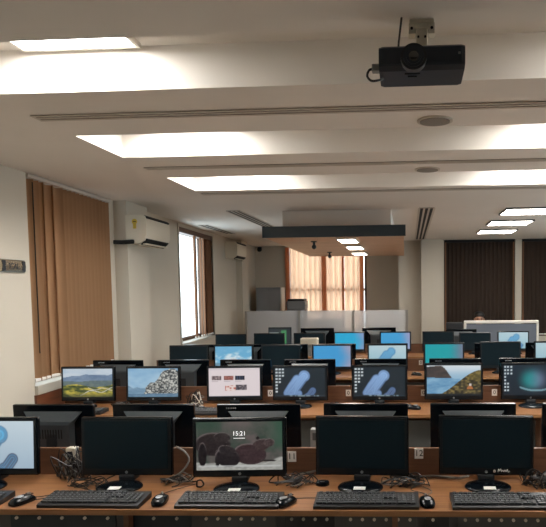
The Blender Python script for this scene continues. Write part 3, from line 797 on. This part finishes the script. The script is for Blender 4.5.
# studded cable tray under the front edge of the nearest desk (bright studs seen below the edge band)
t0 = benches[0]
for x0, x1, m in ((-1.80, -1.32, 'navy'), (-1.28, -.98, 'navy'), (-.94, -.60, 'dgrey'), (-.56, -.34, 'blackm'), (-.30, .02, 'dgrey'), (.06, .16, 'blackm'), (.20, .95, 'dgrey')):
    tr = MB().box(((x0+x1)/2+.6, -.43, .655), (x1-x0, .012, .14), .002).build('cable_tray', M[m], t0)
    n = int((x1-x0)/.052)
    for i in range(n):
        if m == 'navy' and i % 2: continue
        MB().cyl((x0+.6+.03+i*.052, -.439, .685), .007, .007, 'Y', 10).build('stud', M['white'], tr)
def numtag(par, yd, x, z, body):
    g = MB().box((x+.6, -.0015, z), (.044, .003, .054), .001).build('number_tag', M['sticker'], par)
    text('lettering', body, .044, M['ink'], g, (x+.6, -.0032, z), (PI/2, 0, 0), .0003)
numtag(t0, 3.078, .045, .862, '12'); numtag(t0, 3.078, -.60, .845, '11')
for x in (-1.165, -.51, .115, .70): numtag(benches[1], 5.1, x, .83, '0')
numtag(benches[2], 7.08, .13, .845, '0')

# ------------------------------------------------------------------ keyboards and mice
KW, KD = .455, .145
b = MB(); b.prism([(-KD/2, 0), (-KD/2, .013), (-KD/2+.012, .018), (KD/2, .03), (KD/2, .004)], -KW/2, KW/2, 'X'); KB_body = mk(b, M['kbody'])
b = MB()
def krow(j, spans, mi=0):
    y = -KD/2+.022+j*.0193+(0.006 if j == 5 else 0)
    z = .018+(y+KD/2)/KD*.0125+.004
    for a, c_ in spans: b.box(((a+c_)/2, y, z), (c_-a-.0025, .0165, .008), .0015, (.083, 0, 0), mi, 1)
u = .0193; X0 = -KW/2+.01
def rowspan(ws):
    out = []; x = X0
    for w_ in ws:
        if w_ > 0: out.append((x, x+w_*u))
        x += abs(w_)*u
    return out
krow(0, rowspan([1.5, 1, 1.25, 6, 1.25, 1, 1.25, 1.5, -.25, 1, 1, 1, -.25, 2, 1, 1]))
krow(1, rowspan([2.25]+[1]*10+[2.5, -.25, -1, 1, -1, -.25, 1, 1, 1, 1]))
krow(2, rowspan([1.75]+[1]*11+[2, -.25, -3, -.25, 1, 1, 1, 1]))
krow(3, rowspan([1.5]+[1]*12+[1.5-.25, -.0, -.0, -.25, 1, 1, 1, -.25, 1, 1, 1, 1]))
krow(4, rowspan([1]*13+[1.75, -.25, 1, 1, 1, -.25, 1, 1, 1, 1]))
krow(5, rowspan([1, -.5]+[1]*4+[-.4]+[1]*4+[-.4]+[1]*4+[-.4, 1, 1, 1]))
KB_keys = mk(b, M['key'])
b = MB()
for j in range(1, 5):
    for i in range(20):
        y = -KD/2+.022+j*.0193; z = .018+(y+KD/2)/KD*.0125+.0085
        b.box((X0+.012+i*.0214, y+.002, z), (.005, .005, .0008), 0, (.083, 0, 0))
KB_leg = mk(b, M['keyp'])
def keyboard(x, y, rz, label, group, cord=True, z=.75):
    o = empty('keyboard', (x, y, z+.0005), label, 'keyboard', group, rz)
    child('keyboard_body', KB_body, o); k = child('keys', KB_keys, o); child('key_print', KB_leg, k)
    return o
b = MB(); rings = []
for s_, w_, h_ in ((-.058, .012, .010), (-.054, .022, .02), (-.04, .029, .029), (-.015, .032, .036), (.015, .031, .036), (.04, .028, .029), (.054, .021, .018), (.059, .010, .010)):
    rings.append([(w_*math.cos(a), s_, max(.002, h_*.5+h_*.5*math.sin(a)) if math.sin(a) > -.2 else .002) for a in [2*PI*k/20 for k in range(20)]])
b.loft(rings); MO_body = mk(b, M['blackg'], True)
b = MB(); b.cyl((0, .032, .0325), .009, .007, 'X', 14); MO_wheel = mk(b, M['grey'], True)
b = MB(); b.ball((0, -.016, .0343), (.03, .045, .0055)); MO_logo = mk(b, M['logo'], True)
b = MB(); b.box((0, .035, .0335), (.002, .04, .004), 0, (-.3, 0, 0)); MO_split = mk(b, M['slot'])
def mouse(x, y, rz, label, group, cord=None, z=.75):
    o = empty('mouse', (x, y, z), label, 'mouse', group, rz)
    bd = child('mouse_body', MO_body, o); child('scroll_wheel', MO_wheel, o); child('logo', MO_logo, bd); child('button_gap', MO_split, bd)
    if cord:
        MB().tube(smoothpath([(0, .057, .012), (.004, .08, .004)]+cord), .0018).build('cord', M['cabk'], o)
    return o
GK = 'front row keyboards'
for x, l in ((-2.045, 'front row keyboard cut off by the left edge'), (-1.405, 'front row keyboard before the dark screen left of the capybaras'), (-.795, 'front row keyboard before the capybara screen'), (-.19, 'front row keyboard before the dark screen left of tag 12'), (.405, 'front row keyboard before the scribbled screen')):
    keyboard(x, RY(x, 2.652), SLOPE+random.uniform(-.01, .01), l, GK)
GM = 'front row mice'
mouse(-1.735, 2.625, -.35, 'black mouse at the left end of the front desk', GM, [(.03, .12, .003), (.10, .17, .003), (.2, .2, .003)])
mouse(-1.112, 2.645, .1, 'black mouse between the two left full keyboards of the front row', GM, [(-.02, .12, .003), (.04, .2, .003), (.10, .26, .003)])
mouse(-.548, 2.645, -.5, 'black mouse at the right end of the capybara keyboard', GM, [(.04, .11, .003), (.09, .14, .003)])
mouse(.073, 2.66, .15, 'black mouse right of the keyboard before tag 12', GM, [(.01, .14, .003), (-.04, .2, .003), (.0, .26, .003)])
GK2, GM2 = 'second row keyboards', 'mice on the rear desks'
for x, y, l in ((.03, 4.815, 'black mouse on the second desk left of the fjord screen'), (-1.66, 4.76, 'black mouse on the second desk left of the web page screen')):
    mouse(x, y, 1.3, l, GM2)
mouse(.075, 6.72, 1.2, 'black mouse on the third desk above the fjord screen left side', GM2)
keyboard(-1.50, 4.64, SLOPE, 'second row keyboard before the web page screen', GK2)
keyboard(-2.60, 4.64, SLOPE, 'second row keyboard before the green hills screen', GK2)

# ------------------------------------------------------------------ loose cables
def bundle(cx, cy, w_, d_, h_, n, mats, label, z=.751, seed=0, r=.0028):
    R = random.Random(seed); t = empty('cable_bundle', (cx, cy, z), label, 'cables', 'cable tangles on the desks')
    for mi, m in enumerate(mats):
        b = MB()
        for k in range(n if m is M['cabk'] else max(1, n//3)):
            px, py = R.uniform(-.4, .4)*w_, R.uniform(-.4, .4)*d_; pts = []
            a0 = R.uniform(0, 6.28)
            for j in range(7):
                a = a0+j*R.uniform(.6, 1.1)
                pts.append((px*.7+math.cos(a)*w_*R.uniform(.15, .5), py*.5+math.sin(a)*d_*R.uniform(.2, .5), .004+abs(math.sin(j*.9+a0))*h_*R.uniform(.2, 1)))
            pts[0] = (pts[0][0], pts[0][1], .003); pts[-1] = (pts[-1][0], pts[-1][1], .003)
            b.tube(smoothpath(pts, 4), r*R.uniform(.8, 1.2), 5)
        b.build('cable_loops', m, t, True)
    return t
bundle(-1.70, 2.98, .15, .12, .16, 5, [M['cabk'], M['cabg'], M['cabk']], 'tangle of black and grey cables right of the ribbon screen', seed=1, r=.0034)
bundle(-1.58, 2.86, .16, .12, .035, 5, [M['cabk']], 'black cables lying on the front desk left of the dark screen', seed=2)
bundle(-1.14, 2.92, .16, .12, .05, 6, [M['cabk'], M['cabg']], 'black and grey cables between dark screen and capybara screen', seed=3)
bundle(-.56, 2.93, .17, .12, .05, 5, [M['cabk'], M['cabk'], M['cabg']], 'black cables on the desk below tag 11', seed=4)
bundle(-.03, 2.92, .20, .13, .055, 5, [M['cabk'], M['cabk'], M['cabg']], 'black cables on the desk below tag 12', seed=5)
bundle(.63, 2.93, .15, .12, .075, 9, [M['cabk'], M['cabk'], M['cabg']], 'thick knot of black cables right of the scribbled screen', seed=6)
bundle(-1.76, 4.98, .14, .12, .12, 7, [M['cabw'], M['cabk'], M['cabg']], 'pale cable tangle right of the sea rock screen', seed=7, r=.004)
bundle(-2.36, 4.93, .14, .1, .04, 6, [M['cabk'], M['cabg']], 'cables between the green hills and sea rock screens', seed=8)
bundle(-.57, 4.93, .12, .1, .03, 4, [M['cabk'], M['cabg']], 'cables between the two dark ribbon screens', seed=9)
def cable(pts, r, m, label, grp='loose cables on the front desk'):
    o = MB().tube(smoothpath(pts, 6), r, 7).build('cable', m, None, True); return tag(o, label, 'cable', grp)
cable([(-1.19, 3.05, .90), (-1.125, 3.0, .885), (-1.10, 2.98, .845), (-1.14, 2.95, .79), (-1.22, 2.92, .757)], .005, M['cabg'], 'grey cable arching down right of the dark screen beside the capybaras')
cable([(-.60, 3.03, .757), (-.53, 3.04, .77), (-.46, 3.05, .782), (-.36, 3.04, .79)], .005, M['cabg'], 'grey cable along the divider below tag 11')
cable([(.02, 3.04, .757), (.12, 3.05, .758), (.22, 3.0, .765), (.28, 2.95, .79)], .006, M['cabg'], 'thick grey cable along the divider below tag 12')
cable([(.57, 3.05, .765), (.70, 3.06, .765), (.9, 3.06, .766)], .005, M['cabg'], 'grey cable along the divider at the right edge')
cable([(-1.66, 2.86, .754), (-1.55, 2.82, .753), (-1.48, 2.76, .753), (-1.6, 2.72, .753), (-1.7, 2.66, .753)], .0022, M['cabk'], 'thin black cable curling on the desk by the left keyboard')
cable([(.06, 2.90, .754), (.10, 2.83, .753), (.07, 2.76, .753), (.09, 2.73, .753)], .0022, M['cabg'], 'thin cable leading to the mouse below tag 12')
cable([(-1.475, 2.97, .775), (-1.50, 2.93, .765), (-1.485, 2.9, .758), (-1.42, 2.86, .754)], .003, M['cabk'], 'small black cable loop under the dark screen left of the capybaras')
cable([(-1.02, 2.86, .756), (-1.015, 2.85, .785), (-.995, 2.85, .79), (-.985, 2.855, .77), (-1.0, 2.86, .755), (-1.02, 2.86, .756)], .004, M['cabk'], 'black cable ring standing under the left corner of the capybara screen')
# white adapter block and sockets behind the leftmost screen
t = empty('power_adapter', (-1.735, 3.04, .75), 'pale stacked plug blocks right of the leftmost screen', 'adapter')
MB().box((0, 0, .04), (.06, .05, .08), .006).build('plug_block', M['grey'], t)
MB().box((.004, 0, .115), (.05, .045, .066), .006).build('plug_block', M['cream'], t)
MB().box((.002, -.0235, .115), (.024, .004, .03), .001).build('plug_face', M['ink'], t)
t = empty('cable_grommet', (-.422, 2.92, .75), 'black oval grommet cap on the desk right of tag 11', 'grommet')
b = MB(); b.loft([[(math.cos(2*PI*k/28)*.033*q, math.sin(2*PI*k/28)*.03*q, z) for k in range(28)] for q, z in ((1, .0005), (1, .012), (.9, .018), (.6, .02))]); b.build('cap', M['blackg'], t, True)
MB().box((0, -.012, .0205), (.02, .012, .002)).build('cable_slot', M['slot'], t)
t = empty('socket_box', (-.50, RY(-.5, 3.30), .75), 'grey box standing behind the divider right of tag 11', 'box')
MB().box((0, 0, .095), (.075, .05, .19), .005).build('casing', M['grey'], t); MB().box((0, -.026, .15), (.05, .003, .04), .001).build('face_plate', M['dgrey'], t)
t = empty('light_patch_box', (-1.40, RY(-1.4, 8.86), .75), 'pale grey device for a patch of light, farthest desk left of the blue screens', 'placeholder')  # box made up in place of a pale light patch on a dark monitor
MB().box((-.02, -.1, .21), (.25, .12, .10), .015).build('casing', M['cream'], t); MB().box((-.02, -.1, .08), (.06, .05, .16), .005).build('foot', M['grey'], t)

# ------------------------------------------------------------------ the far end
t = empty('glass_partition', (-1.48, 10.9, 0), 'frosted glass partition of three panels across the back', 'partition')
xs = [-2.90, -1.95, -.99, -.04]
for a, b_ in zip(xs, xs[1:]):
    g = MB().span((a+1.48+.02, -.006, .30), (b_+1.48-.02, .006, 1.325)).build('glass_panel', M['frost'], t)
for x in xs: MB().box((x+1.48, 0, .6625), (.04, .04, 1.325), .003).build('post', M['alu'], t)
MB().box((0, 0, .15), (2.82, .03, .30)).build('plinth', M['steel'], t)
for i, (x, l) in enumerate(((-2.1, 'dark monitor blurred behind the left glass panel'), (-1.5, 'dark monitor blurred behind the middle glass panel'))):
    monitor(x, 11.5, l, back=True, group='monitors behind the glass', s=1.25)
t = empty('desk', (-1.6, 11.5, 0), 'low desk hidden behind the frosted glass partition', 'desk')
MB().box((0, 0, .735), (2.2, .6, .03), .003).build('worktop', M['wood'], t)
for x in (-1.05, 1.05): MB().box((x, 0, .36), (.03, .55, .72)).build('leg_panel', M['woodd'], t)
t = empty('steel_cabinet', (-2.87, 12.75, 0), 'tall grey steel cabinet in the back left corner', 'cabinet')
MB().box((0, 0, .875), (.50, .45, 1.75), .006).build('cabinet_body', M['steel'], t)
for s_ in (-1, 1):
    d = MB().box((s_*.122, -.231, .9), (.238, .012, 1.64), .003).build('door', M['steel'], t)
    MB().box((s_*.02, -.243, .95), (.012, .014, .12), .003).build('handle', M['alu'], d)
MB().box((.262, -.05, .875), (.025, .35, 1.74), .004).build('side_panel', M['steell'], t)
t = empty('printer_stand', (-2.28, 12.55, 0), 'grey cabinet under the printer by the back window', 'cabinet')
MB().box((0, 0, .65), (.36, .42, 1.3), .01).build('cabinet_body', M['steel'], t)
for z in (.3, .75, 1.12):
    d = MB().box((0, -.215, z), (.33, .012, .3), .003).build('drawer', M['steel'], t); MB().box((0, -.226, z+.1), (.1, .012, .015), .003).build('handle', M['alu'], d)
t = empty('printer', (-2.28, 12.55, 1.301), 'grey printer with black lid on the cabinet by the back window', 'printer')
MB().box((0, 0, .085), (.38, .36, .17), .02).build('printer_body', M['steel'], t)
MB().box((0, .01, .19), (.34, .32, .04), .01).build('lid', M['blackm'], t); MB().box((.19, -.04, .12), (.05, .2, .05), .008).build('tray', M['cream'], t)
# cubicle panel at the right with a seated person behind
t = empty('cubicle_panel', (1.51, 10.3, 0), 'grey fabric cubicle panel with a white frame before the dark blinds', 'partition')
MB().box((0, 0, .56), (1.15, .03, 1.08)).build('fabric_infill', M['cubg'], t)
b = MB()
b.box((0, 0, 1.135), (1.215, .05, .05), .012); b.box((-.59, 0, .56), (.04, .05, 1.11), .01); b.box((.59, 0, .56), (.04, .05, 1.11), .01)
b.build('panel_frame', M['white'], t)
for x in (-.55, .55): MB().box((x, 0, .012), (.05, .35, .024), .005).build('foot', M['white'], t)

def person():
    o_loc = Vector((1.29, 11.55, 0))
    V = {}; E_ = []; R_ = []
    pts = [('pelvis', (0, 0, .55), .14), ('waist', (0, -.01, .70), .125), ('chest', (0, -.02, .86), .14), ('upper', (0, -.01, .95), .11), ('neck', (0, -.015, 1.01), .055), ('chin', (0, -.04, 1.055), .062), ('face', (0, -.03, 1.13), .088), ('skull', (0, -.012, 1.175), .088)]
    for s in (-1, 1):
        n = 'L' if s < 0 else 'R'
        pts += [(n+'sh', (s*.17, 0, .93), .062), (n+'el', (s*.24, -.08, .70), .042), (n+'wr', (s*.16, -.31, .74), .028), (n+'pa', (s*.14, -.385, .755), .026),
                (n+'hip', (s*.10, -.03, .52), .09), (n+'kn', (s*.12, -.42, .50), .062), (n+'an', (s*.12, -.44, .10), .04), (n+'toe', (s*.13, -.58, .045), .035)]
        for k in range(4):
            L = (.055, .066, .07, .06)[k]
            pts += [(n+f'f{k}a', (s*.14+(k-1.5)*.02, -.42, .758), .010), (n+f'f{k}b', (s*.14+(k-1.5)*.022, -.42-L*.6, .762), .009), (n+f'f{k}c', (s*.14+(k-1.5)*.023, -.42-L, .748), .008)]
        pts += [(n+'ta', (s*.14-s*.03, -.375, .755), .011), (n+'tb', (s*.14-s*.052, -.41, .752), .009)]
    idx = {p[0]: i for i, p in enumerate(pts)}
    ed = [('pelvis', 'waist'), ('waist', 'chest'), ('chest', 'upper'), ('upper', 'neck'), ('neck', 'chin'), ('chin', 'face'), ('face', 'skull')]
    for n in 'LR':
        ed += [('upper', n+'sh'), (n+'sh', n+'el'), (n+'el', n+'wr'), (n+'wr', n+'pa'), ('pelvis', n+'hip'), (n+'hip', n+'kn'), (n+'kn', n+'an'), (n+'an', n+'toe'), (n+'pa', n+'ta'), (n+'ta', n+'tb')]
        for k in range(4): ed += [(n+'pa', n+f'f{k}a'), (n+f'f{k}a', n+f'f{k}b'), (n+f'f{k}b', n+f'f{k}c')]
    me = bpy.data.meshes.new('person'); me.from_pydata([p[1] for p in pts], [(idx[a], idx[b]) for a, b in ed], [])
    o = bpy.data.objects.new('person', me); COL.objects.link(o)
    md = o.modifiers.new('skin', 'SKIN'); o.modifiers.new('sub', 'SUBSURF').levels = 1
    o.modifiers['sub'].render_levels = 2
    for i, p in enumerate(pts):
        me.skin_vertices[0].data[i].radius = (p[2], p[2])
    me.skin_vertices[0].data[0].use_root = True
    me.materials.append(M['skin']); o.location = o_loc
    tag(o, 'person with short black hair seated behind the grey cubicle panel', 'person')
    b = MB(); b.ball((0, .0, 1.195), (.196, .205, .15), 24)
    b.ball((0, .035, 1.15), (.192, .16, .16), 20); b.build('hair', M['hair'], o, True)
    b = MB()
    for s in (-1, 1): b.ball((s*.034, -.112, 1.125), (.024, .016, .014), 10)
    b.build('eye', M['ink'], o, True)
    b = MB()
    for s in (-1, 1): b.box((s*.034, -.114, 1.145), (.036, .01, .007), .002)
    b.build('eyebrow', M['hair'], o)
    MB().ball((0, -.122, 1.105), (.024, .03, .04), 12).build('nose', M['skin'], o, True)
    MB().ball((0, -.104, 1.07), (.045, .014, .012), 12).build('mouth', mat('lips', (150, 90, 84), .5), o, True)
    b = MB()
    for s in (-1, 1): b.ball((s*.09, -.02, 1.115), (.02, .036, .055), 12)
    b.build('ear', M['skin'], o, True)
    b = MB()
    def ring(z, rx, ry, cy): return [(rx*math.cos(2*PI*k/24), cy+ry*math.sin(2*PI*k/24), z) for k in range(24)]
    b.loft([ring(.46, .20, .165, 0), ring(.6, .185, .155, 0), ring(.75, .18, .15, -.01), ring(.88, .205, .155, -.02), ring(.96, .20, .12, -.01), ring(.995, .10, .08, -.01)]); b.build('shirt', M['shirt'], o, True)
person()
t = empty('office_chair', (1.29, 11.62, 0), 'black office chair under the person behind the cubicle panel', 'chair')
MB().box((0, -.06, .37), (.46, .46, .07), .03).build('seat', M['blackm'], t)
MB().box((0, .21, .72), (.42, .05, .44), .02).build('backrest', M['blackm'], t)
MB().box((0, .2, .45), (.06, .03, .2), .005).build('back_support', M['dgrey'], t)
MB().cyl((0, -.05, .2), .025, .30).build('gas_column', M['dgrey'], t)
for k in range(5):
    a = 2*PI*k/5; l_ = MB().box((math.cos(a)*.14, -.05+math.sin(a)*.14, .065), (.28, .035, .03), .005, (0, 0, a)).build('leg', M['blackm'], t)
    MB().cyl((math.cos(a)*.27, -.05+math.sin(a)*.27, .026), .026, .03, 'X', 14).build('caster', M['slot'], l_)
t = empty('desk', (1.5, 10.95, 0), 'desk hidden behind the grey cubicle panel', 'desk')
MB().box((0, 0, .72), (1.1, .6, .025), .003).build('worktop', M['wood'], t)
for x in (-.53, .53): MB().box((x, 0, .355), (.025, .55, .705)).build('leg_panel', M['woodd'], t)
t = empty('office_chair', (.82, 11.3, 0), 'tall black chair back beside the grey cubicle panel', 'chair')
MB().box((0, -.2, .45), (.42, .44, .07), .03).build('seat', M['blackm'], t); MB().box((0, .03, .85), (.30, .06, .46), .02).build('backrest', M['blackm'], t)
MB().box((0, .02, .56), (.06, .03, .2), .005).build('back_support', M['dgrey'], t); MB().cyl((0, -.2, .22), .025, .40).build('gas_column', M['dgrey'], t)
for k in range(5):
    a = 2*PI*k/5; MB().box((math.cos(a)*.13, -.2+math.sin(a)*.13, .02), (.27, .035, .03), .005, (0, 0, a)).build('leg', M['blackm'], t)

# ------------------------------------------------------------------ light
wd = bpy.data.worlds.new('world'); sc.world = wd; wd.use_nodes = True; nt = wd.node_tree
bg = nt.nodes['Background']; bg.inputs[0].default_value = (.86, .93, 1, 1); bg.inputs[1].default_value = 3.5
def portal(name, loc, rot, sx, sy):
    l = bpy.data.lights.new(name, 'AREA'); l.shape = 'RECTANGLE'; l.size = sx; l.size_y = sy; l.cycles.is_portal = True
    o = bpy.data.objects.new(name, l); COL.objects.link(o); o.location = loc; o.rotation_euler = rot
portal('window_portal', (XW(5.5)-.3, 5.5, 1.78), (PI/2, 0, -PI/2), 1.4, 1.7)
portal('window_portal', (XW(9.1)-.3, 9.11, 1.77), (PI/2, 0, -PI/2), 1.6, 1.6)
for a, b_ in added_windows: portal('window_portal', (XR+.25, (a+b_)/2, 1.7), (PI/2, 0, PI/2), b_-a, 1.6)
portal('window_portal', (-1.76, YB+.3, 1.75), (-PI/2, 0, 0), 1.72, 1.9)
